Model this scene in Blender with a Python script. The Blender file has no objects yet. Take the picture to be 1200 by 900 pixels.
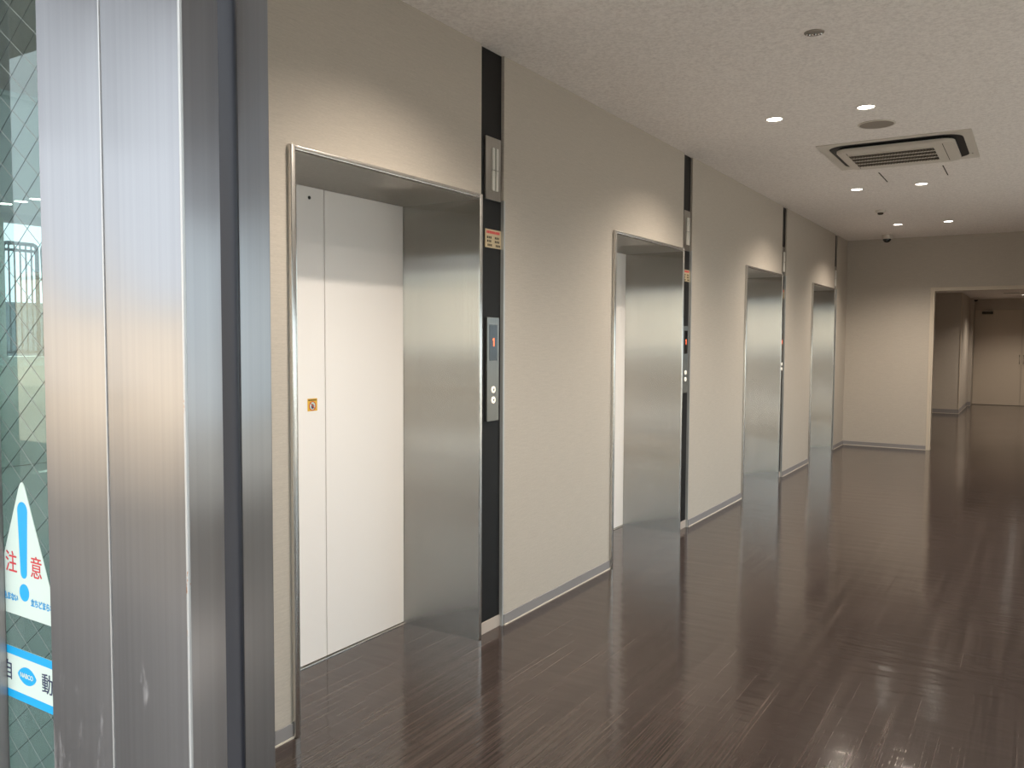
import bpy, bmesh, math, random
from mathutils import Vector, Matrix
random.seed(4)
SC = bpy.context.scene
COL = SC.collection
H = 2.829            # lobby ceiling height
H2 = 2.42            # ceiling beyond the doorway
YB = 12.305          # end wall of the lobby
XR = 3.6             # right wall
YF = 0.42            # outer face of the entrance doors

# ------------------------------------------------------------------ materials
def srgb(r, g, b):
    f = lambda c: (c / 255 / 12.92) if c / 255 <= .04045 else ((c / 255 + .055) / 1.055) ** 2.4
    return (f(r), f(g), f(b), 1)

def newmat(name):
    m = bpy.data.materials.new(name); m.use_nodes = True
    nt = m.node_tree
    return m, nt, nt.nodes, nt.links, nt.nodes['Principled BSDF']

def plain(name, col, rough=.5, metal=0., spec=.5):
    m, nt, N, L, b = newmat(name)
    b.inputs['Base Color'].default_value = col
    b.inputs['Roughness'].default_value = rough
    b.inputs['Metallic'].default_value = metal
    b.inputs['Specular IOR Level'].default_value = spec
    # slight procedural unevenness
    n = N.new('ShaderNodeTexNoise'); n.inputs['Scale'].default_value = 14; n.inputs['Detail'].default_value = 4
    tc = N.new('ShaderNodeTexCoord'); L.new(tc.outputs['Object'], n.inputs['Vector'])
    mr = N.new('ShaderNodeMapRange'); L.new(n.outputs['Fac'], mr.inputs['Value'])
    mr.inputs['To Min'].default_value = max(0, rough - .04); mr.inputs['To Max'].default_value = min(1, rough + .04)
    L.new(mr.outputs['Result'], b.inputs['Roughness'])
    return m

def noise(N, L, scale3, scale, detail=3, rough=.6, coord='Object'):
    tc = N.new('ShaderNodeTexCoord'); mp = N.new('ShaderNodeMapping')
    mp.inputs['Scale'].default_value = scale3
    L.new(tc.outputs[coord], mp.inputs['Vector'])
    n = N.new('ShaderNodeTexNoise'); n.inputs['Scale'].default_value = scale
    n.inputs['Detail'].default_value = detail; n.inputs['Roughness'].default_value = rough
    L.new(mp.outputs['Vector'], n.inputs['Vector'])
    return n

def ramp(N, L, src, stops):
    r = N.new('ShaderNodeValToRGB')
    e = r.color_ramp.elements
    while len(e) < len(stops): e.new(.5)
    for el, (p, c) in zip(e, stops): el.position = p; el.color = c
    L.new(src, r.inputs['Fac'])
    return r

def bump(N, L, src, b, strength, dist=.002):
    bp = N.new('ShaderNodeBump'); bp.inputs['Strength'].default_value = strength; bp.inputs['Distance'].default_value = dist
    L.new(src, bp.inputs['Height']); L.new(bp.outputs['Normal'], b.inputs['Normal'])
    return bp

def scale_col(c, k): return (c[0] * k, c[1] * k, c[2] * k, 1)

def wallpaper(name, col):
    m, nt, N, L, b = newmat(name)
    n = noise(N, L, (6, 6, 130), 1.6, 4, .65)
    n2 = noise(N, L, (30, 30, 300), 2.0, 2, .5)
    mx = N.new('ShaderNodeMath'); mx.operation = 'ADD'
    L.new(n.outputs['Fac'], mx.inputs[0]); L.new(n2.outputs['Fac'], mx.inputs[1])
    hf = N.new('ShaderNodeMath'); hf.operation = 'MULTIPLY'; hf.inputs[1].default_value = .5
    L.new(mx.outputs[0], hf.inputs[0])
    r = ramp(N, L, hf.outputs[0], [(.32, scale_col(col, .87)), (.66, scale_col(col, 1.06))])
    L.new(r.outputs['Color'], b.inputs['Base Color'])
    b.inputs['Roughness'].default_value = .62; b.inputs['Specular IOR Level'].default_value = .3
    bump(N, L, hf.outputs[0], b, .35, .0015)
    return m

def steel(name, col, av, ah, haze=.25, worn=False, lines=80):
    """brushed metal: av / ah = micro-roughness up-down and sideways (the hairlines run vertically)"""
    m, nt, N, L, b = newmat(name)
    N.remove(b); out = N['Material Output']
    t = N.new('ShaderNodeTangent'); t.direction_type = 'RADIAL'; t.axis = 'Z'
    n = noise(N, L, (lines, lines, .25), 1.0, 2, .6)         # vertical hairlines
    c = ramp(N, L, n.outputs['Fac'], [(.25, scale_col(col, .95)), (.75, scale_col(col, 1.04))])
    g = N.new('ShaderNodeBsdfAnisotropic')
    gm = math.sqrt(av * ah)
    g.inputs['Roughness'].default_value = math.sqrt(gm); g.inputs['Anisotropy'].default_value = -(1 - gm / ah)
    L.new(t.outputs['Tangent'], g.inputs['Tangent']); L.new(c.outputs['Color'], g.inputs['Color'])
    g2 = N.new('ShaderNodeBsdfAnisotropic'); g2.inputs['Roughness'].default_value = .42
    L.new(c.outputs['Color'], g2.inputs['Color'])
    mx = N.new('ShaderNodeMixShader'); mx.inputs[0].default_value = haze
    L.new(g.outputs[0], mx.inputs[1]); L.new(g2.outputs[0], mx.inputs[2])
    last = mx
    if worn:
        # scuffs and dull scratches low on the stile: wear with its own ragged shape
        s1 = noise(N, L, (34, 34, 9), 1.0, 6, .72)
        s2 = noise(N, L, (5, 5, 2.2), 1.0, 2, .5)
        sep = N.new('ShaderNodeSeparateXYZ'); tc = N.new('ShaderNodeTexCoord')
        L.new(tc.outputs['Object'], sep.inputs[0])
        low = N.new('ShaderNodeMapRange'); L.new(sep.outputs['Z'], low.inputs['Value'])
        low.inputs['From Min'].default_value = 1.36; low.inputs['From Max'].default_value = 1.15
        low.inputs['To Min'].default_value = -.25; low.inputs['To Max'].default_value = .06
        a = N.new('ShaderNodeMath'); a.operation = 'MULTIPLY_ADD'; a.inputs[1].default_value = .35
        L.new(s2.outputs['Fac'], a.inputs[0]); L.new(s1.outputs['Fac'], a.inputs[2])
        a2 = N.new('ShaderNodeMath'); a2.operation = 'ADD'; L.new(a.outputs[0], a2.inputs[0]); L.new(low.outputs['Result'], a2.inputs[1])
        msk = N.new('ShaderNodeMapRange'); L.new(a2.outputs[0], msk.inputs['Value'])
        msk.inputs['From Min'].default_value = .87; msk.inputs['From Max'].default_value = 1.04
        msk.inputs['To Max'].default_value = .6
        df = N.new('ShaderNodeBsdfDiffuse'); df.inputs['Color'].default_value = (.55, .54, .55, 1)
        m2 = N.new('ShaderNodeMixShader'); L.new(msk.outputs['Result'], m2.inputs[0]); L.new(last.outputs[0], m2.inputs[1]); L.new(df.outputs[0], m2.inputs[2])
        last = m2
    L.new(last.outputs[0], out.inputs['Surface'])
    return m

def chipped(name):
    m, nt, N, L, b = newmat(name)
    n = noise(N, L, (90, 90, 42), 1.0, 4, .65); n2 = noise(N, L, (3, 3, 4.5), 1.0, 2, .5)
    a = N.new('ShaderNodeMath'); a.operation = 'MULTIPLY_ADD'; a.inputs[1].default_value = .6
    L.new(n2.outputs['Fac'], a.inputs[0]); L.new(n.outputs['Fac'], a.inputs[2])
    r = ramp(N, L, a.outputs[0], [(.0, srgb(196, 198, 198)), (.90, srgb(190, 192, 192)), (.96, srgb(168, 112, 62)), (1.0, srgb(92, 74, 60))])
    L.new(r.outputs['Color'], b.inputs['Base Color']); b.inputs['Metallic'].default_value = .4; b.inputs['Roughness'].default_value = .4
    return m

def emit(name, col, strength):
    m, nt, N, L, b = newmat(name)
    b.inputs['Base Color'].default_value = col
    b.inputs['Emission Color'].default_value = col
    b.inputs['Emission Strength'].default_value = strength
    return m

def thin_glass(name, tint, wired=False, rough=.0):
    m, nt, N, L, b = newmat(name)
    N.remove(b)
    out = N['Material Output']
    tr = N.new('ShaderNodeBsdfTransparent'); tr.inputs['Color'].default_value = tint
    gl = N.new('ShaderNodeBsdfGlossy'); gl.inputs['Roughness'].default_value = .01; gl.inputs['Color'].default_value = (.9, .97, .95, 1)
    lw = N.new('ShaderNodeLayerWeight')                  # Schlick reflectance of a thin pane
    pw = N.new('ShaderNodeMath'); pw.operation = 'POWER'; pw.inputs[1].default_value = 5; L.new(lw.outputs['Facing'], pw.inputs[0])
    fr = N.new('ShaderNodeMath'); fr.operation = 'MULTIPLY_ADD'; fr.inputs[1].default_value = .96; fr.inputs[2].default_value = .04; L.new(pw.outputs[0], fr.inputs[0])
    mx = N.new('ShaderNodeMixShader')
    L.new(fr.outputs[0], mx.inputs[0]); L.new(tr.outputs[0], mx.inputs[1]); L.new(gl.outputs[0], mx.inputs[2])
    last = mx
    if wired:
        tc = N.new('ShaderNodeTexCoord'); sep = N.new('ShaderNodeSeparateXYZ'); L.new(tc.outputs['Object'], sep.inputs[0])
        for sgn, colr in ((1, (.05, .065, .065, 1)), (-1, (.30, .34, .33, 1))):  # one wire set painted paler, as if catching the light
            a = N.new('ShaderNodeMath'); a.operation = 'MULTIPLY'; a.inputs[1].default_value = sgn / .042; L.new(sep.outputs['X'], a.inputs[0])
            c = N.new('ShaderNodeMath'); c.operation = 'MULTIPLY_ADD'; c.inputs[1].default_value = -1 / .032; L.new(sep.outputs['Z'], c.inputs[0]); L.new(a.outputs[0], c.inputs[2])
            f = N.new('ShaderNodeMath'); f.operation = 'FRACT'; L.new(c.outputs[0], f.inputs[0])
            lt = N.new('ShaderNodeMath'); lt.operation = 'LESS_THAN'; lt.inputs[1].default_value = .02; L.new(f.outputs[0], lt.inputs[0])
            d = N.new('ShaderNodeBsdfDiffuse'); d.inputs['Color'].default_value = colr
            ms = N.new('ShaderNodeMixShader'); L.new(lt.outputs[0], ms.inputs[0]); L.new(last.outputs[0], ms.inputs[1]); L.new(d.outputs[0], ms.inputs[2])
            last = ms
    L.new(last.outputs[0], out.inputs['Surface'])
    return m

def floor_mat():
    m, nt, N, L, b = newmat('streaked_brown_vinyl')
    n = noise(N, L, (120, 1.0, 1), 1.0, 4, .6)
    n2 = noise(N, L, (22, .5, 1), 1.0, 2, .5)
    ad = N.new('ShaderNodeMath'); ad.operation = 'MULTIPLY_ADD'; ad.inputs[1].default_value = .45
    L.new(n2.outputs['Fac'], ad.inputs[0]); L.new(n.outputs['Fac'], ad.inputs[2])
    r = ramp(N, L, ad.outputs[0], [(.45, srgb(46, 38, 36)), (.68, srgb(60, 51, 48)), (.90, srgb(74, 64, 60)), (1.02, srgb(108, 96, 90))])
    # sheet tiles, laid in a staggered bond
    br = N.new('ShaderNodeTexBrick'); tc = N.new('ShaderNodeTexCoord'); mp = N.new('ShaderNodeMapping')
    mp.inputs['Rotation'].default_value = (0, 0, math.pi / 2)
    L.new(tc.outputs['Object'], mp.inputs['Vector']); L.new(mp.outputs['Vector'], br.inputs['Vector'])
    br.inputs['Scale'].default_value = 1; br.inputs['Brick Width'].default_value = .92; br.inputs['Row Height'].default_value = .46
    br.inputs['Mortar Size'].default_value = .0012; br.inputs['Bias'].default_value = 0
    br.inputs['Color1'].default_value = (.93, .93, .93, 1); br.inputs['Color2'].default_value = (1.05, 1.05, 1.05, 1)
    br.inputs['Mortar'].default_value = (.75, .75, .75, 1)
    mu = N.new('ShaderNodeMix'); mu.data_type = 'RGBA'; mu.blend_type = 'MULTIPLY'; mu.inputs['Factor'].default_value = 1
    L.new(r.outputs['Color'], mu.inputs['A']); L.new(br.outputs['Color'], mu.inputs['B'])
    L.new(mu.outputs['Result'], b.inputs['Base Color'])
    b.inputs['Specular IOR Level'].default_value = .5
    rn = noise(N, L, (3, 1.2, 1), 1.0, 3, .6)
    mr = N.new('ShaderNodeMapRange'); L.new(rn.outputs['Fac'], mr.inputs['Value'])
    mr.inputs['To Min'].default_value = .085; mr.inputs['To Max'].default_value = .16
    L.new(mr.outputs['Result'], b.inputs['Roughness'])
    w = noise(N, L, (3.2, 11, 1), 1.0, 2, .5)
    b1 = N.new('ShaderNodeBump'); b1.inputs['Strength'].default_value = .40; b1.inputs['Distance'].default_value = .004
    L.new(w.outputs['Fac'], b1.inputs['Height'])
    b2 = N.new('ShaderNodeBump'); b2.inputs['Strength'].default_value = .05; b2.inputs['Distance'].default_value = .0003
    L.new(n.outputs['Fac'], b2.inputs['Height']); L.new(b1.outputs['Normal'], b2.inputs['Normal'])
    L.new(b2.outputs['Normal'], b.inputs['Normal'])
    return m

def ceiling_mat():
    m, nt, N, L, b = newmat('mineral_fibre_board')
    n = noise(N, L, (1, 1, 1), 55, 4, .7)
    r = ramp(N, L, n.outputs['Fac'], [(.25, srgb(222, 214, 209)), (.6, srgb(249, 242, 237))])
    L.new(r.outputs['Color'], b.inputs['Base Color'])
    b.inputs['Roughness'].default_value = .9; b.inputs['Specular IOR Level'].default_value = .1
    bump(N, L, n.outputs['Fac'], b, .4, .003)
    return m

M = {}
M['wall'] = wallpaper('linen_wallpaper', srgb(191, 182, 171))
M['ceiling'] = ceiling_mat()
M['floor'] = floor_mat()
M['steel'] = steel('hairline_steel', (.82, .79, .74, 1), .006, .90, .07)
M['casing'] = steel('satin_steel_edge', (.70, .68, .65, 1), .03, .15)
M['alu'] = steel('anodised_aluminium', (.32, .318, .325, 1), .022, .40, .13, worn=True, lines=210)
M['alu_edge'] = steel('aluminium_edge', (.60, .60, .61, 1), .04, .3)
M['rubber'] = plain('black_rubber', (.016, .018, .026, 1), .38)
M['paint'] = plain('ivory_enamel', srgb(250, 246, 243), .36)
M['dark'] = plain('black_strip_panel', (.010, .0095, .0098, 1), .5, 0, .25)
M['plate'] = steel('station_plate', (.46, .44, .41, 1), .03, .25)
M['plate_dark'] = steel('call_panel_plate', (.24, .235, .22, 1), .03, .25)
M['black'] = plain('matt_black', (.010, .010, .011, 1), .5)
M['screen'] = plain('display_window', (.006, .009, .011, 1), .12)
M['digit'] = emit('lit_red_digit', (1, .16, .06, 1), 2.2)
M['lens_white'] = plain('frosted_acrylic', srgb(225, 222, 215), .35)
M['button'] = emit('button_ring', (1, .93, .80, 1), .55)
M['base'] = plain('grey_vinyl_skirting', srgb(140, 136, 136), .5)
M['base_light'] = plain('pale_skirting', srgb(188, 176, 166), .45)
M['seal'] = plain('pale_sealant', srgb(205, 195, 182), .6)
M['edge'] = plain('pale_metal_edge', srgb(190, 192, 192), .35, .6)
M['chipped'] = chipped('chipped_pale_edge')
M['sticker_yellow'] = plain('yellow_label', srgb(232, 184, 60), .5)
M['ink_dark'] = plain('dark_ink', srgb(60, 50, 30), .6)
M['ink_red'] = plain('red_ink', srgb(205, 52, 62), .6)
M['ink_orange'] = plain('orange_red_ink', srgb(206, 86, 46), .6)
M['ink_blue'] = plain('cyan_blue_ink', srgb(0, 166, 228), .5)
M['ink_blue2'] = plain('sky_blue_ink', srgb(70, 160, 215), .5)
M['ink_navy'] = plain('navy_ink', srgb(52, 62, 92), .6)
M['label_white'] = plain('white_label', srgb(206, 224, 217), .55)
M['plate_beige'] = plain('beige_notice', srgb(190, 172, 140), .45)
M['plastic'] = plain('warm_white_plastic', srgb(214, 206, 196), .45)
M['plastic_grey'] = plain('grey_mesh', srgb(148, 138, 128), .7)
M['grille'] = plain('brown_filter', srgb(74, 66, 54), .8)
M['grille_bar'] = plain('brown_lattice', srgb(104, 94, 80), .7)
M['chrome'] = plain('chrome', (.8, .79, .77, 1), .12, 1.)
M['lamp'] = emit('downlight_lens', (1, .93, .83, 1), 16)
M['lamp_far'] = emit('downlight_lens_far', (1, .93, .83, 1), 8)
M['door_beige'] = plain('beige_painted_door', srgb(205, 192, 176), .45)
M['trim_beige'] = plain('beige_painted_trim', srgb(206, 194, 178), .4)
M['glass'] = thin_glass('wired_glass', (.66, .75, .74, 1), wired=True)
M['clear'] = thin_glass('clear_glass', (.92, .96, .95, 1))
M['render'] = plain('pale_rendered_wall', srgb(205, 212, 206), .8)
M['concrete'] = plain('grey_concrete', srgb(128, 136, 134), .8)
M['soffit'] = plain('grey_soffit', srgb(200, 202, 208), .8)
M['paving'] = plain('dark_paving', srgb(92, 86, 80), .7)
M['pale_paving'] = plain('pale_paving', srgb(176, 166, 158), .8)
M['warm_paving'] = plain('warm_paving', srgb(188, 172, 152), .8)
M['stone_slab'] = plain('pale_stone_slab', srgb(216, 208, 200), .7)
M['mid_paving'] = plain('grey_paving', srgb(118, 113, 106), .8)
M['iron'] = plain('dark_painted_iron', srgb(44, 52, 54), .5)
M['stucco'] = plain('warm_beige_stucco', srgb(222, 208, 188), .8)
M['far_grey'] = plain('grey_cladding', srgb(120, 130, 134), .8)

# ------------------------------------------------------------------ geometry helpers
class MB:
    """collects shapes; build() links them as one mesh object"""
    def __init__(s): s.bm = bmesh.new()
    def box(s, x0, x1, y0, y1, z0, z1, bev=0., seg=2):
        b = bmesh.new()
        bmesh.ops.create_cube(b, size=1)
        bmesh.ops.scale(b, vec=(abs(x1 - x0), abs(y1 - y0), abs(z1 - z0)), verts=b.verts)
        bmesh.ops.translate(b, vec=((x0 + x1) / 2, (y0 + y1) / 2, (z0 + z1) / 2), verts=b.verts)
        if bev: bmesh.ops.bevel(b, geom=b.edges[:], offset=bev, segments=seg, affect='EDGES', profile=.5)
        s._merge(b); return s
    def _merge(s, b):
        me = bpy.data.meshes.new('tmp'); b.to_mesh(me); b.free(); s.bm.from_mesh(me); bpy.data.meshes.remove(me)
    def lathe(s, prof, c, seg=32, axis='Z', cap=True):
        """prof: list of (radius, height) turned round an axis through c"""
        b = bmesh.new(); rings = []
        for r, h in prof:
            if r < 1e-6: rings.append([b.verts.new((0, 0, h))]); continue
            rings.append([b.verts.new((r * math.cos(2 * math.pi * k / seg), r * math.sin(2 * math.pi * k / seg), h)) for k in range(seg)])
        for A, B in zip(rings, rings[1:]):
            for k in range(seg):
                k2 = (k + 1) % seg
                if len(A) == 1 and len(B) > 1: b.faces.new((A[0], B[k], B[k2]))
                elif len(B) == 1 and len(A) > 1: b.faces.new((A[k], A[k2], B[0]))
                elif len(A) > 1: b.faces.new((A[k], A[k2], B[k2], B[k]))
        if cap:
            for R_ in (rings[0], rings[-1]):
                if len(R_) > 1: b.faces.new(R_)
        bmesh.ops.recalc_face_normals(b, faces=b.faces)
        mat = Matrix.Identity(4)
        if axis == 'X': mat = Matrix.Rotation(math.pi / 2, 4, 'Y')
        if axis == 'Y': mat = Matrix.Rotation(math.pi / 2, 4, 'X')
        bmesh.ops.transform(b, matrix=Matrix.Translation(c) @ mat, verts=b.verts)
        s._merge(b); return s
    def prism(s, pts, d0, d1, plane='XY', holes=None):
        """polygon (2-D points) extruded from d0 to d1 along the plane's normal"""
        b = bmesh.new()
        def P(p, d):
            return {'XY': (p[0], p[1], d), 'XZ': (p[0], d, p[1]), 'YZ': (d, p[0], p[1])}[plane]
        if holes is None:
            lo = [b.verts.new(P(p, d0)) for p in pts]; hi = [b.verts.new(P(p, d1)) for p in pts]
            b.faces.new(lo); b.faces.new(hi); n = len(pts)
            for k in range(n): b.faces.new((lo[k], lo[(k + 1) % n], hi[(k + 1) % n], hi[k]))
        else:                                   # ring: two outlines with the same number of points
            n = len(pts)
            v = [[b.verts.new(P(p, d)) for p in ring] for d in (d0, d1) for ring in (pts, holes)]
            for k in range(n):
                k2 = (k + 1) % n
                b.faces.new((v[0][k], v[0][k2], v[1][k2], v[1][k])); b.faces.new((v[2][k], v[2][k2], v[3][k2], v[3][k]))
                b.faces.new((v[0][k], v[0][k2], v[2][k2], v[2][k])); b.faces.new((v[1][k], v[1][k2], v[3][k2], v[3][k]))
        bmesh.ops.recalc_face_normals(b, faces=b.faces)
        s._merge(b); return s
    def tube(s, pts, r, seg=10):
        b = bmesh.new(); rings = []
        pts = [Vector(p) for p in pts]
        for i, p in enumerate(pts):
            d = (pts[min(i + 1, len(pts) - 1)] - pts[max(i - 1, 0)]).normalized()
            u = d.cross(Vector((0, 0, 1)));
            if u.length < 1e-3: u = d.cross(Vector((0, 1, 0)))
            u.normalize(); w = d.cross(u)
            rings.append([b.verts.new(p + (u * math.cos(2 * math.pi * k / seg) + w * math.sin(2 * math.pi * k / seg)) * r) for k in range(seg)])
        for A, B in zip(rings, rings[1:]):
            for k in range(seg): b.faces.new((A[k], A[(k + 1) % seg], B[(k + 1) % seg], B[k]))
        b.faces.new(rings[0]); b.faces.new(rings[-1])
        bmesh.ops.recalc_face_normals(b, faces=b.faces)
        s._merge(b); return s
    def build(s, name, mat, parent=None, smooth=False, off=(0, 0, 0)):
        """off: origin of the parent; the shapes were given in world coordinates"""
        if any(off): bmesh.ops.translate(s.bm, vec=Vector(off) * -1, verts=s.bm.verts)
        me = bpy.data.meshes.new(name); s.bm.to_mesh(me); s.bm.free()
        me.materials.append(mat)
        if smooth:
            for p in me.polygons: p.use_smooth = True
            try: me.set_sharp_from_angle(angle=math.radians(35))
            except Exception: pass
        o = bpy.data.objects.new(name, me); COL.objects.link(o)
        if parent: o.parent = parent
        return o

def tag(o, label, cat, group=None):
    o['label'] = label; o['category'] = cat
    if group: o['group'] = group
    return o
def thing(name, label, cat, loc, group=None):
    o = bpy.data.objects.new(name, None); COL.objects.link(o); o.location = loc; o.empty_display_size = .1
    return tag(o, label, cat, group)
def struct(o): o['kind'] = 'structure'; return o

def rrect(cx, cy, hx, hy, r, n=8):
    out = []
    for qx, qy, a0 in ((1, 1, 0), (-1, 1, 90), (-1, -1, 180), (1, -1, 270)):
        for k in range(n + 1):
            a = math.radians(a0 + 90 * k / n)
            out.append((cx + qx * (hx - r) + r * math.cos(a), cy + qy * (hy - r) + r * math.sin(a)))
    return out

DG = None
def text_mesh(name, body, size, mat, parent, loc, rot, sx=1., align='CENTER', thick=.0002, bold=0.):
    """lettering as a thin raised mesh"""
    cu = bpy.data.curves.new(name, 'FONT'); cu.body = body; cu.size = size
    cu.align_x = align; cu.align_y = 'CENTER'; cu.extrude = thick; cu.offset = bold
    t = bpy.data.objects.new(name + '_src', cu); COL.objects.link(t)
    bpy.context.view_layer.update()
    dg = bpy.context.evaluated_depsgraph_get()
    me = bpy.data.meshes.new_from_object(t.evaluated_get(dg))
    bpy.data.objects.remove(t); bpy.data.curves.remove(cu)
    me.name = name; me.materials.clear(); me.materials.append(mat)
    me.transform(Matrix.Translation(loc) @ rot @ Matrix.Diagonal((sx, 1, 1, 1)))
    o = bpy.data.objects.new(name, me); COL.objects.link(o); o.parent = parent
    return o
ROT_PX = Matrix(((0, 0, 1, 0), (1, 0, 0, 0), (0, 1, 0, 0), (0, 0, 0, 1)))       # text plane facing +x, reading along +y
ROT_NY = Matrix(((1, 0, 0, 0), (0, 0, -1, 0), (0, 1, 0, 0), (0, 0, 0, 1)))      # facing -y, reading along +x

# ------------------------------------------------------------------ layout of the elevator wall
EL = [(2.084, 3.280, 3.489), (4.743, 5.947, 6.141), (7.536, 8.800, 8.980), (10.193, 11.455, 11.622)]   # left and right outer edge, far edge of the dark strip
TOP = 2.13; CW = .026; DEP = .441
YW0 = 1.75           # near end of the elevator wall

# ---- room shell
struct(MB().box(-.95, XR + .15, YW0, 22.4, -.12, 0).box(-.02, XR + .15, YF, YW0, -.12, 0).build('floor', M['floor']))
mb = MB()
prev = YW0
for L_, R_, S_ in EL:
    mb.box(-.12, 0, prev, L_ + .012, 0, TOP - .012)
    mb.box(-.12, 0, prev, R_ + .012, TOP - .012, H)
    mb.box(-.12, -.022, R_ - .012, S_, 0, H)          # backing behind the dark strip
    prev = S_
mb.box(-.12, 0, prev, YB, 0, H)
struct(mb.build('wall_left', M['wall']))
struct(MB().box(-.95, -.75, YW0, YB, 0, H + .12).box(-.75, -.12, YW0, YW0 + .1, 0, H).box(-.75, -.12, YB - .1, YB, 0, H).build('wall_shaft', M['concrete']))
struct(MB().box(-.95, XR + .15, .47, YB + .12, H, H + .12).build('ceiling', M['ceiling']))
OX0, OX1, OZ = 1.10, 3.1, 2.11
struct(MB().box(-.12, OX0 - .02, YB, YB + .12, 0, H).box(OX1 + .02, XR + .15, YB, YB + .12, 0, H).box(OX0 - .02, OX1 + .02, YB, YB + .12, OZ + .02, H).build('wall_back', M['wall']))
WZ = 2.16           # head of the unseen right-hand glazing, added to bring in daylight
struct(MB().box(XR, XR + .15, .47, 22.4, WZ, H).box(XR, XR + .15, .47, .9, 0, WZ).box(XR, XR + .15, .9, 3.9, 0, 1.0).box(XR, XR + .15, 9.9, 22.4, 0, WZ).build('wall_right', M['wall']))  # low wall in the first bay added to darken the stile's lower reflection
w4 = struct(bpy.data.objects.new('added_window_4', None)); COL.objects.link(w4)  # added window, unseen; lets daylight onto wall and ceiling
mb = MB()
for j in range(7): mb.box(XR + .03, XR + .11, .9 + 1.5 * j - .03, .9 + 1.5 * j + .03, 0, WZ)
mb.box(XR + .03, XR + .11, .9, 9.9, 0, .06).box(XR + .03, XR + .11, .9, 9.9, WZ - .06, WZ)
mb.build('window_frame', M['alu_edge'], w4)
MB().box(XR + .068, XR + .07, .9, 9.9, .06, WZ - .06).build('glass_pane', M['clear'], w4)
# the room beyond the doorway
struct(MB().box(.2, XR, YB + .12, 22.4, H2, H2 + .1).build('ceiling_beyond', M['ceiling']))
struct(MB().box(.2, .3, YB + .12, 18.864, 0, H2).box(.2, .98, 18.864, 21.96, 0, H2).box(.98, 1.043, 21.42, 21.96, 0, H2).build('wall_beyond', M['wall']))
struct(MB().box(.2, 1.043, 21.96, 22.3, 0, H2).box(1.043, 2.97, 21.96, 22.3, 2.17, H2).box(2.97, XR, 21.96, 22.3, 0, H2).box(1.043, 2.97, 22.2, 22.3, 0, 2.17).build('wall_far', M['wall']))

# ---- doorway lining (stepped painted frame)
mb = MB()
yf, yb = YB - .014, YB + .134
mb.box(OX0 - .051, OX0 - .020, yf, yb, 0, OZ + .048, .002).box(OX0 - .022, OX0, yf + .012, yb - .012, 0, OZ + .02, .002)
mb.box(OX1 + .020, OX1 + .051, yf, yb, 0, OZ + .048, .002).box(OX1, OX1 + .022, yf + .012, yb - .012, 0, OZ + .02, .002)
mb.box(OX0 - .02, OX1 + .02, yf, yb, OZ + .018, OZ + .048, .002).box(OX0 - .002, OX1 + .002, yf + .012, yb - .012, OZ, OZ + .02, .002)
struct(mb.build('trim_1', M['trim_beige']))

# ---- skirtings with a pale bead of sealant at the floor
def skirting(name, runs, h=.056):
    mb = MB(); sl = MB()
    for (x0, x1, y0, y1, dx, dy) in runs:
        mb.box(x0, x1, y0, y1, .004, h, .0015)
        sl.box(x0 - (.0 if not dy else 0), x1 + dx, y0 + dy, y1, 0, .006)
    o = struct(mb.build(name, M['base'])); sl.build('sealant_bead', M['seal'], o)
    return o
runs = []; prev = YW0
for L_, R_, S_ in EL:
    runs.append((0, .006, prev + (.012 if prev > 2 else 0), L_, .004, 0)); prev = S_
runs.append((0, .006, prev + .012, YB - .006, .004, 0))
skirting('baseboard_left', runs)
skirting('baseboard_back', [(0, OX0 - .051, YB - .006, YB, 0, -.004), (OX1 + .051, XR, YB - .006, YB, 0, -.004)])
skirting('baseboard_right', [(XR - .006, XR, 9.9, YB, 0, 0)])
skirting('baseboard_beyond', [(.3, .986, 18.858, 18.864, 0, -.003), (.98, .986, 18.864, 21.414, .003, 0), (.98, 1.043, 21.414, 21.42, 0, -.003)], .085)
struct(MB().box(.972, .99, 18.85, 18.872, .085, H2, .004).build('trim_2', M['trim_beige']))      # corner guard

# ---- dark strips with pale edge trims beside every elevator
for k, (L_, R_, S_) in enumerate(EL):
    o = struct(MB().box(-.022, -.016, R_ - .01, S_ - .001, .055, H).build('trim_%d' % (3 + k), M['dark']))
    MB().box(-.022, -.012, R_ - .01, S_ - .001, 0, .058, .001).build('skirting', M['base_light'], o)
    MB().box(-.02, .003, S_ - .002, S_ + .010, 0, TOP, .001).build('edge_trim', M['edge'], o)

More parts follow.
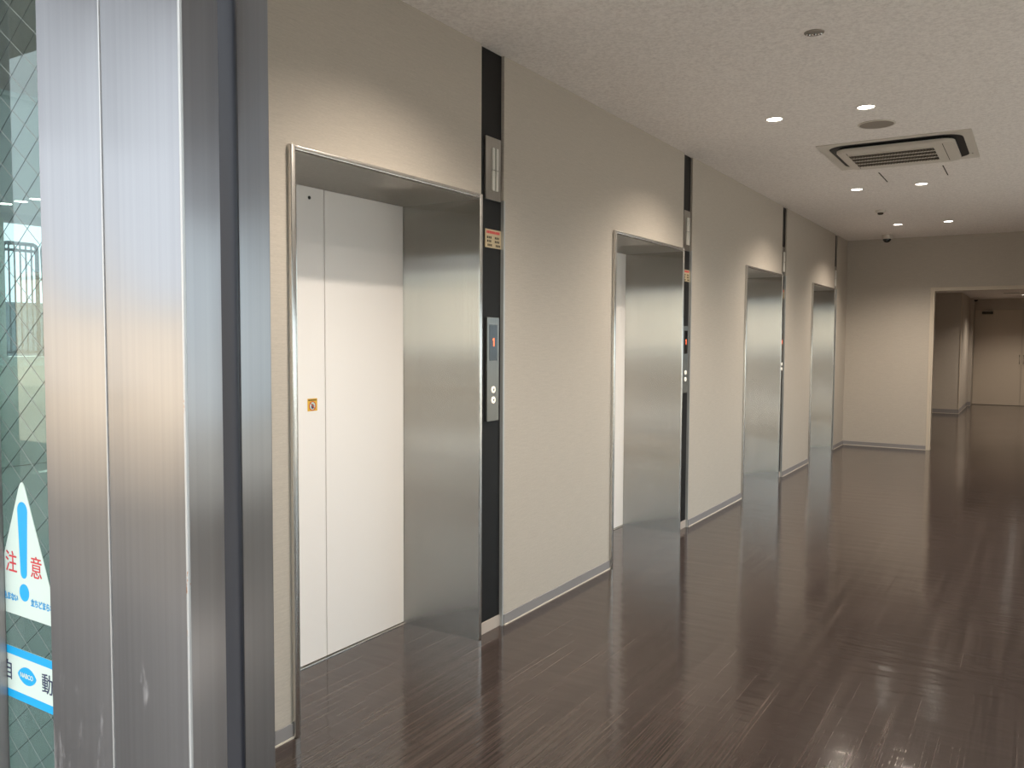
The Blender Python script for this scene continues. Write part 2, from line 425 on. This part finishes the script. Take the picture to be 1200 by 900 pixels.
# ------------------------------------------------------------------ elevators
ORD = ['nearest', 'second', 'third', 'farthest']
def elevator(k, L_, R_):
    lab = ['nearest elevator, a steel-lined recess with ivory doors and a yellow label',
           'second elevator from the entrance, steel-lined, only a sliver of ivory door showing',
           'third elevator from the entrance, steel-lined recess whose doors are out of sight',
           'farthest elevator, narrow-looking steel recess nearest the end wall'][k]
    yc = (L_ + R_) / 2; org = (0, yc, 0)
    t = thing('elevator_entrance', lab, 'elevator', org, 'elevators along the left wall')
    l, r = L_ + CW, R_ - CW
    # steel jambs, soffit
    MB().box(-DEP - .02, .016, r, r + .004, 0, TOP - CW).build('jamb_lining', M['steel'], t, off=org)
    MB().box(-DEP - .02, .016, l - .004, l, 0, TOP - CW).build('jamb_lining', M['steel'], t, off=org)
    MB().box(-DEP - .02, .016, l, r, TOP - CW, TOP - CW + .004).build('soffit_lining', M['plate'], t, off=org)  # darker steel colour stands for the dark floor mirrored in it
    # casing round the opening
    mb = MB().box(-.03, .02, L_, l - .0045, 0, TOP, .005, 3).box(-.03, .02, r + .0045, R_, 0, TOP, .005, 3).box(-.03, .0195, l - .006, r + .006, TOP - CW + .0045, TOP, .005, 3)
    mb.build('door_frame', M['casing'], t, smooth=True, off=org)
    # centre-opening doors
    ym = yc + .026
    for a, b_ in ((l + .002, ym - .002), (ym + .002, r - .002)):
        d = MB().box(-DEP - .035, -DEP, a, b_, .008, TOP - CW + .0, .003).build('door_leaf', M['paint'], t, off=org)
        if k == 0 and a < ym - .1:
            MB().lathe([(.0, .0), (.0075, .0), (.0075, .002), (0, .003)], (-DEP, 2.618, 2.057), 16, 'X').build('screw_cap', M['black'], d, off=org)
    MB().box(-DEP - .05, -DEP + .012, l, r, -.002, .004, .001).build('threshold', M['casing'], t, off=org)
    MB().box(-DEP - .05, -DEP - .036, l, r, .0, TOP - CW).build('shaft_seal', M['black'], t, off=org)
    return t
for k, (L_, R_, S_) in enumerate(EL): elevator(k, L_, R_)

# ---- fittings on the dark strips
def station(k, S_):
    c = S_ - .084; xs = -.016
    where = ['beside the nearest elevator', 'beside the second elevator from the entrance', 'beside the third elevator from the entrance', 'beside the farthest elevator'][k]
    # lantern: steel plate, two pairs of frosted bars
    org = (xs, c, 2.27)
    t = thing('hall_lantern', 'steel arrival lantern with pale upright bars ' + where, 'lantern', org, 'arrival lanterns on the dark strips')
    MB().box(xs, xs + .010, c - .066, c + .066, 2.121, 2.42, .0015).build('face_plate', M['plate'], t, off=org)
    for y in (c - .006, c + .026):
        for z0, z1 in ((2.165, 2.262), (2.266, 2.370)):
            MB().box(xs + .006, xs + .019, y - .0075, y + .0075, z0, z1, .003).build('lens_bar', M['lens_white'], t, off=org)
    # notice plate
    org = (xs, c + .012, 1.937)
    t = thing('notice_plate', 'small beige notice plate with red heading ' + where, 'sign', org, 'notice plates on the dark strips')
    MB().box(xs, xs + .005, c - .058, c + .080, 1.892, 1.981, .0008).build('plate', M['plate_beige'], t, off=org)
    rd = MB()
    rng = random.Random(3); y = c - .05
    while y < c + .066:
        w = rng.uniform(.008, .013); rd.box(xs + .005, xs + .0056, y, y + w, 1.960, 1.973); y += w + .003
    for y0 in (c - .05, c + .022):
        tx = MB()
        for zr in (1.936, 1.918, 1.899):
            y = y0 + rng.uniform(0, .01)
            for _ in range(3):
                w = rng.uniform(.006, .012); tx.box(xs + .005, xs + .0056, y, y + w, zr, zr + .011); y += w + .004
        tx.build('small_print', M['ink_dark'], t, off=org)
    rd.build('red_heading', M['ink_red'], t, off=org)
    # call panel
    org = (xs, c, 1.3)
    t = thing('call_panel', 'steel call panel with red floor number ' + where, 'call panel', org, 'call panels on the dark strips')
    MB().box(xs, xs + .013, c - .052, c + .052, 1.048, 1.556, .002).build('face_plate', M['plate_dark'], t, off=org)
    d = MB().box(xs + .012, xs + .0145, c - .034, c + .034, 1.345, 1.520, .0008).build('display', M['screen'], t, off=org)
    d2 = MB().prism([(c - .0015, 1.415), (c + .0055, 1.415), (c + .0055, 1.455), (c - .0005, 1.455), (c - .007, 1.449), (c - .007, 1.444), (c - .0015, 1.446)], xs + .0145, xs + .0155, 'YZ')
    d2.build('digit', M['digit'], d, off=org)
    for z in (1.203, 1.152):
        b = MB().lathe([(.0165, 0), (.0165, .004), (.0135, .0055), (.0095, .0055), (.0085, .004)], (xs + .013, c, z), 24, 'X', cap=False).build('button', M['button'], t, smooth=True, off=org)
        sg = 1 if z > 1.18 else -1
        MB().lathe([(.0088, 0), (.0088, .0042), (0, .0046)], (xs + .013, c, z), 20, 'X').build('button_centre', M['lens_white'], b, smooth=True, off=org)
        MB().prism([(c - .005, z - .004 * sg), (c + .005, z - .004 * sg), (c, z + .006 * sg)], xs + .0174, xs + .0182, 'YZ').build('arrow', M['black'], b, off=org)
for k, (L_, R_, S_) in enumerate(EL): station(k, S_)

# ---- yellow no-touch label on the nearest elevator's left leaf
x0 = -DEP; cy, cz = 2.627, 1.157; org = (x0, cy, cz)
t = thing('warning_sticker', 'small yellow sticker with a red prohibition ring on the ivory elevator door', 'sticker', org)
MB().box(x0, x0 + .0008, cy - .029, cy + .029, cz - .0265, cz + .0285).build('backing', M['sticker_yellow'], t, off=org)
ring = lambda r: [(cy + r * math.cos(a), cz - .004 + r * math.sin(a)) for a in [2 * math.pi * i / 40 for i in range(40)]]
MB().prism(ring(.0165), x0 + .0006, x0 + .0012, 'YZ').build('white_disc', M['label_white'], t, off=org)
hand = [(-.006, -.011), (.006, -.011), (.008, -.003), (.011, .002), (.009, .004), (.006, .001), (.006, .009), (.0035, .009), (.003, .003), (.002, .011), (-.0005, .011), (-.001, .003), (-.002, .0095), (-.0045, .009), (-.005, .001), (-.008, .002)]
MB().prism([(cy + a, cz - .005 + b) for a, b in hand], x0 + .0012, x0 + .0015, 'YZ').build('hand_mark', M['ink_navy'], t, off=org)
mb = MB().prism(ring(.0205), x0 + .0008, x0 + .0018, 'YZ', holes=ring(.0165))
mb.prism([(cy - .0135, cz + .0075), (cy - .0105, cz + .0105), (cy + .0135, cz - .0135), (cy + .0105, cz - .0165)], x0 + .0015, x0 + .0019, 'YZ')
mb.build('prohibition_ring', M['ink_orange'], t, off=org)
mb = MB(); y = cy - .024
for w in (.007, .005, .008, .006, .007, .004):
    mb.box(x0 + .0008, x0 + .0012, y, y + w, cz + .0185, cz + .0245); y += w + .0022
mb.build('heading_print', M['ink_dark'], t, off=org)

# ------------------------------------------------------------------ ceiling fittings
def spot(parent, z, power, ang=138, blend=.85, col=(1, .88, .74), r=.035):
    l = bpy.data.lights.new('downlight_beam', 'SPOT'); l.energy = power; l.spot_size = math.radians(ang); l.spot_blend = blend
    l.color = col; l.shadow_soft_size = r
    o = bpy.data.objects.new('downlight_beam', l); COL.objects.link(o); o.parent = parent; o.location = (0, 0, z)
    return o
def downlight(x, y, z, label, power, lens='lamp', group='recessed ceiling downlights'):
    org = (x, y, z)
    t = thing('ceiling_downlight', label, 'light', org, group)
    MB().lathe([(.046, 0), (.054, 0), (.053, -.005), (.049, -.006), (.045, -.002), (.046, 0)], org, 36, cap=False).build('trim_ring', M['plastic'], t, smooth=True, off=org)
    MB().lathe([(.0455, -.0005), (.0455, -.003), (.0, -.005)], org, 36, cap=True).build('lens', M[lens], t, off=org)
    spot(t, -.012, power)
    return t
rows = [(.82, 'in the row nearer the elevator wall'), (1.35, 'in the row farther from the elevators')]
ys = [(5.33, 'before the air conditioner'), (8.16, 'just past the air conditioner'), (10.84, 'closest to the end wall')]
PW = 142
for y, wy in ys:
    for x, wx in rows:
        downlight(x, y, H, 'lit round downlight %s, %s' % (wy, wx), PW)
# the pair above the entrance, just above the top of the photo
for x, wx in rows:
    downlight(x, 2.52, H, 'lit round downlight nearest the entrance, %s' % wx, PW)
for y, wy in ((14.2, 'first'), (16.2, 'second'), (18.07, 'third'), (20.3, 'last')):
    downlight(2.0, y, H2, '%s small downlight from the doorway in the room beyond' % wy, 150, 'lamp_far', 'downlights in the room beyond')

# air conditioner cassette
ax, ay = 1.36, 6.70; org = (ax, ay, H)
t = thing('ceiling_air_conditioner', 'square white ceiling cassette air conditioner with dark rounded outlet ring', 'air conditioner', org)
MB().prism(rrect(ax, ay, .487, .48, .012, 8), H - .007, H, 'XY', holes=rrect(ax, ay, .428, .424, .13, 8)).build('panel_frame', M['plastic'], t, off=org)
MB().prism(rrect(ax, ay, .428, .424, .13), H - .005, H - .001, 'XY').prism(rrect(ax, ay, .36, .36, .075), H - .022, H - .004, 'XY').build('air_outlet', M['black'], t, off=org)
mb = MB().prism(rrect(ax, ay, .378, .374, .085), H - .036, H - .020, 'XY')
mb.prism(rrect(ax, ay, .366, .362, .08), H - .040, H - .034, 'XY')
c = mb.build('centre_panel', M['plastic'], t, off=org)
for gx in (ax - .315, ax + .30): MB().box(gx, gx + .004, ay - .30, ay + .30, H - .0405, H - .0398).build('panel_groove', M['grille'], c, off=org)
gx, gy = ax - .035, ay - .005
g = MB().box(gx - .275, gx + .275, gy - .225, gy + .225, H - .0425, H - .0395).build('intake_filter', M['grille'], t, off=org)
for j in range(5):
    yy = gy - .225 + .45 * j / 4
    MB().box(gx - .28, gx + .28, yy - .006, yy + .006, H - .047, H - .040, .002).build('slat', M['plastic'], g, off=org)
mb = MB()
for j in range(28):
    xx = gx - .275 + .55 * (j + .5) / 28
    mb.box(xx - .0025, xx + .0025, gy - .22, gy + .22, H - .046, H - .041)
mb.build('grille_bars', M['grille_bar'], g, off=org)
MB().lathe([(.005, 0), (.005, -.002), (0, -.003)], (ax + .45, ay + .28, H - .010), 12).build('screw_cap', M['plastic_grey'], t, off=org)
# ceiling joints beside the cassette
struct(MB().box(1.105, 1.113, 7.45, 7.92, H - .002, H).build('trim_7', M['grille']))
struct(MB().box(1.577, 1.585, 7.40, 7.85, H - .002, H).build('trim_8', M['grille']))
# speaker
org = (1.34, 5.79, H)
t = thing('ceiling_speaker', 'flat round grey speaker grille in the ceiling before the air conditioner', 'speaker', org)
MB().lathe([(.112, 0), (.112, -.004), (.104, -.007), (.1, -.004)], org, 48, cap=False).build('rim', M['plastic'], t, smooth=True, off=org)
MB().lathe([(.102, -.001), (.102, -.005), (0, -.006)], org, 48).build('grille', M['plastic_grey'], t, off=org)
# small chrome fitting
org = (1.356, 3.945, H)
t = thing('ceiling_fitting', 'small chrome fitting with bright studs, alone on the near part of the ceiling', 'sensor', org)
MB().lathe([(.044, 0), (.042, -.003), (.034, -.005), (0, -.005)], org, 32).build('base_ring', M['plastic_grey'], t, smooth=True, off=org)
for dx in (-.024, 0, .024):
    MB().lathe([(.010, -.004), (.010, -.009), (.006, -.013), (0, -.014)], (org[0] + dx, org[1] + dx * .25, H), 20).build('stud', M['chrome'], t, smooth=True, off=org)
# smoke detector
org = (.812, 9.59, H)
t = thing('smoke_detector', 'small round smoke detector on the ceiling before the last downlights', 'smoke detector', org)
MB().lathe([(.052, 0), (.052, -.014), (.046, -.024), (.032, -.028), (0, -.028)], org, 36).build('body', M['plastic'], t, smooth=True, off=org)
MB().lathe([(.030, -.028), (.028, -.042), (.018, -.047), (0, -.047)], org, 28).build('sensing_chamber', M['grille'], t, smooth=True, off=org)
# dome cameras
def dome(x, y, z, s, label):
    org = (x, y, z)
    t = thing('dome_camera', label, 'camera', org, 'dome cameras on the ceilings')
    MB().lathe([(.066 * s, 0), (.066 * s, -.006 * s), (.062 * s, -.008 * s), (0, -.008 * s)], org, 36).build('ceiling_mount', M['plastic'], t, smooth=True, off=org)
    MB().lathe([(.061 * s, -.007 * s), (.062 * s, -.012 * s), (.060 * s, -.05 * s), (.052 * s, -.056 * s), (0, -.056 * s)], org, 36).build('housing', M['plastic'], t, smooth=True, off=org)
    prof = [(.05 * s * math.cos(a), -.055 * s - .048 * s * math.sin(a)) for a in [math.pi / 2 * i / 10 for i in range(11)]]
    prof[-1] = (0, prof[-1][1])
    MB().lathe(prof, org, 36, cap=False).build('dome', M['screen'], t, smooth=True, off=org)
dome(.561, 11.86, H + .003, 1., 'white dome camera with a black bubble, where lobby ceiling meets the end wall')
dome(1.10, 21.2, H2 + .003, .85, 'dome camera beyond the doorway, on the ceiling before the far double door')

# ------------------------------------------------------------------ far double door
d = struct(bpy.data.objects.new('door_2', None)); COL.objects.link(d); d.location = (2.0, 21.96, 0); org = (2.0, 21.96, 0)
for a, b_ in ((1.046, 1.988), (1.994, 2.967)):
    lf = MB().box(a, b_, 21.965, 22.01, .006, 2.168, .002).build('door_leaf', M['door_beige'], d, off=org)
    s = 1 if a < 1.5 else -1
    xm = 1.955 if s > 0 else 2.03
    MB().tube([(xm, 21.965, .95), (xm, 21.925, .95), (xm, 21.925, 1.15), (xm, 21.965, 1.15)], .009).build('pull_handle', M['chrome'], lf, smooth=True, off=org)
    xa = 1.19 if s > 0 else 2.61
    cl = MB().box(xa, xa + .22, 21.915, 21.965, 2.075, 2.13, .004).build('door_closer', M['grille'], lf, off=org)
    MB().box(xa + .18, xa + .20, 21.90, 21.93, 2.13, 2.145).box(xa + .02, xa + .2, 21.90, 21.915, 2.135, 2.145).build('closer_arm', M['chrome'], cl, off=org)
# slim ceiling slot beyond
struct(MB().box(1.67, 1.95, 19.45, 19.55, H2 - .003, H2).build('trim_9', M['grille']))

# ------------------------------------------------------------------ entrance: sliding leaf by the camera
org = (1.5, YF + .04, 0)
t = thing('sliding_door', 'brushed metal framed sliding glass door with black rubber edge, standing open at left', 'door', org)
y0, y1 = YF, .509
DZ = 2.10
MB().box(1.5665, 1.672, y0, y1, .012, DZ, .0022, 3).build('leading_stile', M['alu'], t, smooth=True, off=org)
MB().box(1.468, 1.5655, y0 + .0005, y1, .012, DZ, .0016, 3).build('glazing_stile', M['alu'], t, smooth=True, off=org)
MB().box(1.24, 1.382, y0 - .012, y0 + .0045, .012, DZ, .0022, 3).build('middle_stile', M['alu'], t, smooth=True, off=org)
MB().box(.58, .66, y0 + .002, y1 - .004, .012, DZ, .0022, 3).build('trailing_stile', M['alu'], t, smooth=True, off=org)
for xa, xb in ((.66, 1.24), (1.382, 1.468)): MB().box(xa, xb, y0 + .004, y1 - .006, .012, .14, .002).build('bottom_rail', M['alu'], t, off=org)
for xa, xb in ((.66, 1.24), (1.382, 1.468)): MB().box(xa, xb, y0 + .004, y1 - .006, 2.02, DZ, .002).build('top_rail', M['alu'], t, off=org)
MB().box(1.5652, 1.5666, y0 - .0008, y0 + .003, .012, DZ, .0004).build('edge_strip', M['edge'], t, off=org)
MB().box(1.6698, 1.6723, y0 - .0006, y0 + .0022, .012, DZ, .0006).build('edge_strip', M['chipped'], t, off=org)
# rubber edge, a soft half-round bead set in the leading face
pr = [(1.670, .4555)] + [(1.672 + .0085 * math.sin(math.pi * i / 12), .4555 + .019 * i / 12) for i in range(13)] + [(1.670, .4745)]
MB().prism(pr, .014, DZ, 'XY').build('rubber_edge', M['rubber'], t, smooth=True, off=org)
yg = y0 + .005
MB().box(1.378, 1.472, yg, yg + .0004, .13, 2.03).build('glass_pane', M['glass'], t, off=org)
MB().box(.655, 1.245, yg, yg + .0004, .13, 2.03).build('glass_pane', M['glass'], t, off=org)

# caution sticker
ys_ = yg - .0006; cx = 1.4165; org = (cx, ys_, 1.24)
t = thing('caution_sticker', 'pale triangular caution sticker with a blue exclamation mark on the door glass', 'sticker', org)
tri = []
A, B_, C_ = Vector((cx, 1.318)), Vector((cx - .0615, 1.178)), Vector((cx + .0615, 1.178))
def rounded(pts, r, n=6):
    out = []
    m = len(pts)
    for i in range(m):
        p, q, s = pts[i - 1], pts[i], pts[(i + 1) % m]
        u, v = (p - q).normalized(), (s - q).normalized()
        ang = u.angle(v); dist = r / math.tan(ang / 2)
        a, b = q + u * dist, q + v * dist
        for k in range(n + 1):
            f = k / n; out.append(tuple((1 - f) ** 2 * a + 2 * f * (1 - f) * q + f * f * b))
    return out
MB().prism(rounded([A, B_, C_], .007), ys_, ys_ + .0004, 'XZ').build('backing', M['label_white'], t, off=org)
ex = []
top, bot = 1.2915, 1.2165
for i in range(13): a = math.pi * i / 12; ex.append((cx + .0088 * math.cos(a), top - .0088 + .0088 * math.sin(a)))
for i in range(13): a = math.pi + math.pi * i / 12; ex.append((cx + .0055 * math.cos(a), bot + .0055 + .0055 * math.sin(a)))
mb = MB().prism(ex, ys_ - .0003, ys_, 'XZ')
mb.prism([(cx + .0085 * math.cos(2 * math.pi * i / 28), 1.2025 + .0085 * math.sin(2 * math.pi * i / 28)) for i in range(28)], ys_ - .0003, ys_, 'XZ')
mb.build('exclamation_mark', M['ink_blue'], t, off=org)
off = Vector((cx, ys_, 1.24))
def lt(name, body, size, mat, x, z, sx=1., bold=0., par=None, o=off, al='CENTER'):
    return text_mesh(name, body, size, mat, par or t, Vector((x, ys_ - .0003, z)) - o, ROT_NY, sx, al, .00015, bold)
lt('red_lettering', '注', .023, M['ink_red'], cx - .0225, 1.2285, .95, .0)
lt('red_lettering', '意', .023, M['ink_red'], cx + .0225, 1.2285, .95, .0)
lt('blue_lettering', 'かけ込まない', .0078, M['ink_blue2'], cx - .0115, 1.1945, .85, .00025, al='RIGHT')
lt('blue_lettering', '立ちどまらない', .0078, M['ink_blue2'], cx + .0115, 1.1945, .85, .00025, al='LEFT')

# automatic-door band below it
org = (1.42, ys_, 1.1185); off2 = Vector(org)
t = thing('door_sticker', 'white sticker band with cyan edges and an oval mark, low on the door glass', 'sticker', org)
MB().box(1.335, 1.505, ys_, ys_ + .0004, 1.0925, 1.1445).build('backing', M['label_white'], t, off=org)
MB().box(1.335, 1.505, ys_ - .0002, ys_, 1.1365, 1.1445).build('cyan_edge', M['ink_blue'], t, off=org)
MB().box(1.335, 1.505, ys_ - .0002, ys_, 1.0925, 1.1005).build('cyan_edge', M['ink_blue'], t, off=org)
lens = [(1.4175 + .0165 * math.cos(a), 1.1195 + .0088 * math.copysign(abs(math.sin(a)) ** 1.5, math.sin(a))) for a in [2 * math.pi * i / 48 for i in range(48)]]
ov = MB().prism(lens, ys_ - .0003, ys_, 'XZ').build('oval_mark', M['ink_blue'], t, off=org)
text_mesh('white_lettering', 'NABCO', .0066, M['label_white'], ov, Vector((1.4175, ys_ - .0006, 1.1195)) - off2, ROT_NY, 1., 'CENTER', .00015, .0001)
lt('navy_lettering', '自', .021, M['ink_navy'], 1.3822, 1.1185, .95, .0, t, off2)
lt('navy_lettering', '動', .021, M['ink_navy'], 1.4535, 1.1185, .95, .0, t, off2)

# ---- rest of the glazed front (mostly beside and behind the camera)
mb = MB()
mb.box(-1.0, XR, YF + .06, YF + .14, 2.13, H + .12)
struct(mb.build('wall_front', M['concrete']))
w = struct(bpy.data.objects.new('window_1', None)); COL.objects.link(w)
mb = MB().box(-.02, .06, .53, .60, 0, 2.13).box(-.02, .06, 1.68, YW0, 0, H).box(-.02, .06, .60, 1.68, 0, .05).box(-.02, .06, .60, 1.68, 2.06, 2.13).box(-.02, .06, .53, 1.68, 2.13, H)
mb.build('window_frame', M['alu_edge'], w)
MB().box(.015, .0154, .60, 1.68, .05, 2.06).build('glass_pane', M['clear'], w)
w = struct(bpy.data.objects.new('window_2', None)); COL.objects.link(w)
MB().box(-.02, .05, .53, .58, 0, 2.13, .002).box(.05, .62, .53, .57, 0, .06).box(.05, .62, .53, .57, 1.255, 1.285).build('window_frame', M['alu_edge'], w)
MB().box(.05, .62, .55, .5504, .06, 2.13).build('glass_pane', M['clear'], w)
w = struct(bpy.data.objects.new('window_3', None)); COL.objects.link(w)
MB().box(2.92, 3.0, YF, .509, 0, 2.13, .002).box(3.5, XR, YF, .509, 0, 2.13, .002).box(3.0, 3.5, .44, .49, 0, .06).box(3.0, 3.5, .44, .49, 1.255, 1.285).build('window_frame', M['alu_edge'], w)
MB().box(3.0, 3.5, .46, .4604, .06, 2.13).build('glass_pane', M['clear'], w)

# ------------------------------------------------------------------ outdoors
def big_plane():
    return MB().box(-60, 60, -60, YF, -.1, -.012).box(-60, -.95, YF, 60, -.1, -.012).build('ground', M['paving'])
struct(big_plane())
struct(MB().box(XR + .15, 40, .4, 40, -.05, -.004).build('added_forecourt', M['pale_paving']))  # unseen pale ground added to bounce light onto the ceiling
struct(MB().box(-3.0, 5.0, -1.4, YF + .06, H, H + .12).build('canopy', M['soffit']))  # unseen; its depth is shaped for the reflections in the metal stile
# side terrace seen through the door glass
struct(MB().box(-7.75, -.95, .48, 9, H, H + .12).box(-7.75, -7.55, .48, 9, 2.745, H).build('ceiling_terrace', M['soffit']))
struct(MB().box(-7.6, -7.4, .48, 4.85, 0, 2.745).box(-7.6, -7.4, 4.85, 9, 0, 1.19).build('wall_terrace', M['render']))
struct(MB().box(-7.4, -.95, .48, 9, -.05, -.006).box(-.95, -.02, .48, YW0, -.05, -.006).build('floor_terrace', M['render']))
struct(MB().box(-7.64, -7.36, 4.85, 9, 1.19, 1.225, .005).build('trim_10', M['render']))
def fence(ya, yb, label):
    xf = -7.45; org = (xf, (ya + yb) / 2, 1.225)
    f = thing('railing', label, 'railing', org, 'railing panels on the terrace wall')
    MB().tube([(xf, ya + .02, 1.225), (xf, ya + .02, 2.44), (xf, ya + .03, 2.475), (xf, ya + .06, 2.49), (xf, yb - .06, 2.49), (xf, yb - .03, 2.475), (xf, yb - .02, 2.44), (xf, yb - .02, 1.225)], .022).build('frame', M['iron'], f, smooth=True, off=org)
    for z0, z1 in ((2.40, 2.43), (1.26, 1.29)): MB().box(xf - .015, xf + .015, ya + .02, yb - .02, z0, z1).build('rail', M['iron'], f, off=org)
    n = max(3, int((yb - ya) / .062))
    for j in range(1, n):
        yy = ya + .02 + (yb - ya - .04) * j / n
        MB().box(xf - .008, xf + .008, yy - .006, yy + .006, 1.29, 2.47).build('baluster', M['iron'], f, off=org)
fence(4.84, 5.25, 'dark iron railing panel seen through the door glass against the sky')
fence(5.27, 6.6, 'longer dark iron railing panel hidden behind the metal stile')
for j, x in enumerate((-6.86, -6.56, -6.28)):
    org = (x, 4.605, H)
    o = thing('terrace_downlight', ['leftmost', 'middle', 'rightmost'][j] + ' of the three small lights on the terrace ceiling behind the door glass', 'light', org, 'small lights on the terrace ceiling')
    MB().lathe([(.062, 0), (.066, 0), (.066, -.006), (.060, -.006)], org, 24, cap=False).build('trim_ring', M['plastic'], o, off=org)
    MB().lathe([(.060, -.001), (.060, -.006), (0, -.007)], org, 24).build('lens', M['lamp'], o, off=org)
o = thing('neighbouring_building', 'low grey building behind the dark railing, seen through the door glass', 'building', (-31, 20, 0))
MB().box(-34, -30, 6, 36, -.02, 2.62).build('wall', M['far_grey'], o, off=(-31, 20, 0))
MB().box(-34.1, -29.9, 5.9, 36.1, 2.62, 2.72).build('parapet', M['far_grey'], o, off=(-31, 20, 0))
# unseen wall added behind the camera for the reflections in the steel
o = thing('added_boundary_wall', 'long beige wall added out of view for the reflections in the steel', 'wall', (0, -12.5, 0))
MB().box(-30, -4, -12.8, -12.4, -.02, 3.2).box(-4, 24, -12.8, -12.4, .95, 3.2).build('wall', M['stucco'], o, off=(0, -12.5, 0))
MB().box(-4, 24, -12.8, -12.36, -.02, .95).build('plinth', M['mid_paving'], o, off=(0, -12.5, 0))
MB().box(-4, 24, -12.4, -12.33, 1.10, 1.19).build('rail', M['iron'], o, off=(0, -12.5, 0))  # plinth and rail shaped to band the jamb reflections
MB().box(-30.1, 24.1, -12.9, -12.3, 3.2, 3.3).build('coping', M['render'], o, off=(0, -12.5, 0))
struct(MB().box(-3, 24, -12.3, -5.0, -.05, -.006).build('added_yard', M['mid_paving']))  # unseen paving added to brighten the middle of the jamb reflections
struct(MB().box(-40, -4.5, -12.35, -5.4, -.05, -.006).build('added_forecourt_beyond', M['warm_paving']))  # unseen warm ground added for the beige reflection in the door stile
struct(MB().box(1.0, 6.0, -5.0, YF - .02, -.05, -.004).build('added_slab', M['stone_slab']))  # unseen pale slab added to brighten the near ceiling and jambs

# ------------------------------------------------------------------ light
w = bpy.data.worlds.new('World'); SC.world = w; w.use_nodes = True
bg = w.node_tree.nodes['Background']
bg.inputs['Color'].default_value = (.86, .93, 1.0, 1); bg.inputs['Strength'].default_value = 2.8
sun = bpy.data.lights.new('sun', 'SUN'); sun.energy = 12.0; sun.angle = math.radians(2); sun.color = (1, .95, .87)
so = bpy.data.objects.new('sun', sun); COL.objects.link(so)
dirv = Vector((.35, -1, -1.0)).normalized()            # light travels towards -y and down
so.rotation_euler = dirv.to_track_quat('-Z', 'Y').to_euler(); so.location = (0, 10, 20)

# ------------------------------------------------------------------ camera
f, yaw, pit, rol, cxm, hh = 976.36, .5598, -.0540, -.0052, 2.24, 1.4511
cam = bpy.data.cameras.new('camera'); cam.sensor_fit = 'HORIZONTAL'; cam.sensor_width = 36; cam.lens = 36 * f / 1200
cam.clip_start = .02; cam.clip_end = 300
co = bpy.data.objects.new('camera', cam); COL.objects.link(co)
fw = Vector((-math.sin(yaw) * math.cos(pit), math.cos(yaw) * math.cos(pit), math.sin(pit)))
rt = Vector((math.cos(yaw), math.sin(yaw), 0)); up = rt.cross(fw)
# roll
r2 = rt * math.cos(rol) - up * math.sin(rol); u2 = up * math.cos(rol) + rt * math.sin(rol)
R = Matrix((r2, u2, -fw)).transposed().to_4x4()
co.matrix_world = Matrix.Translation((cxm, 0, hh)) @ R
SC.camera = co

vs = SC.view_settings
SC.display_settings.display_device = 'sRGB'
vs.view_transform = 'Standard'; vs.look = 'None'; vs.gamma = 1; vs.exposure = 0.0; vs.use_curve_mapping = False
SC.cycles.use_denoising = True
SC.cycles.max_bounces = 10; SC.cycles.transparent_max_bounces = 12
SC.cycles.sample_clamp_indirect = 6
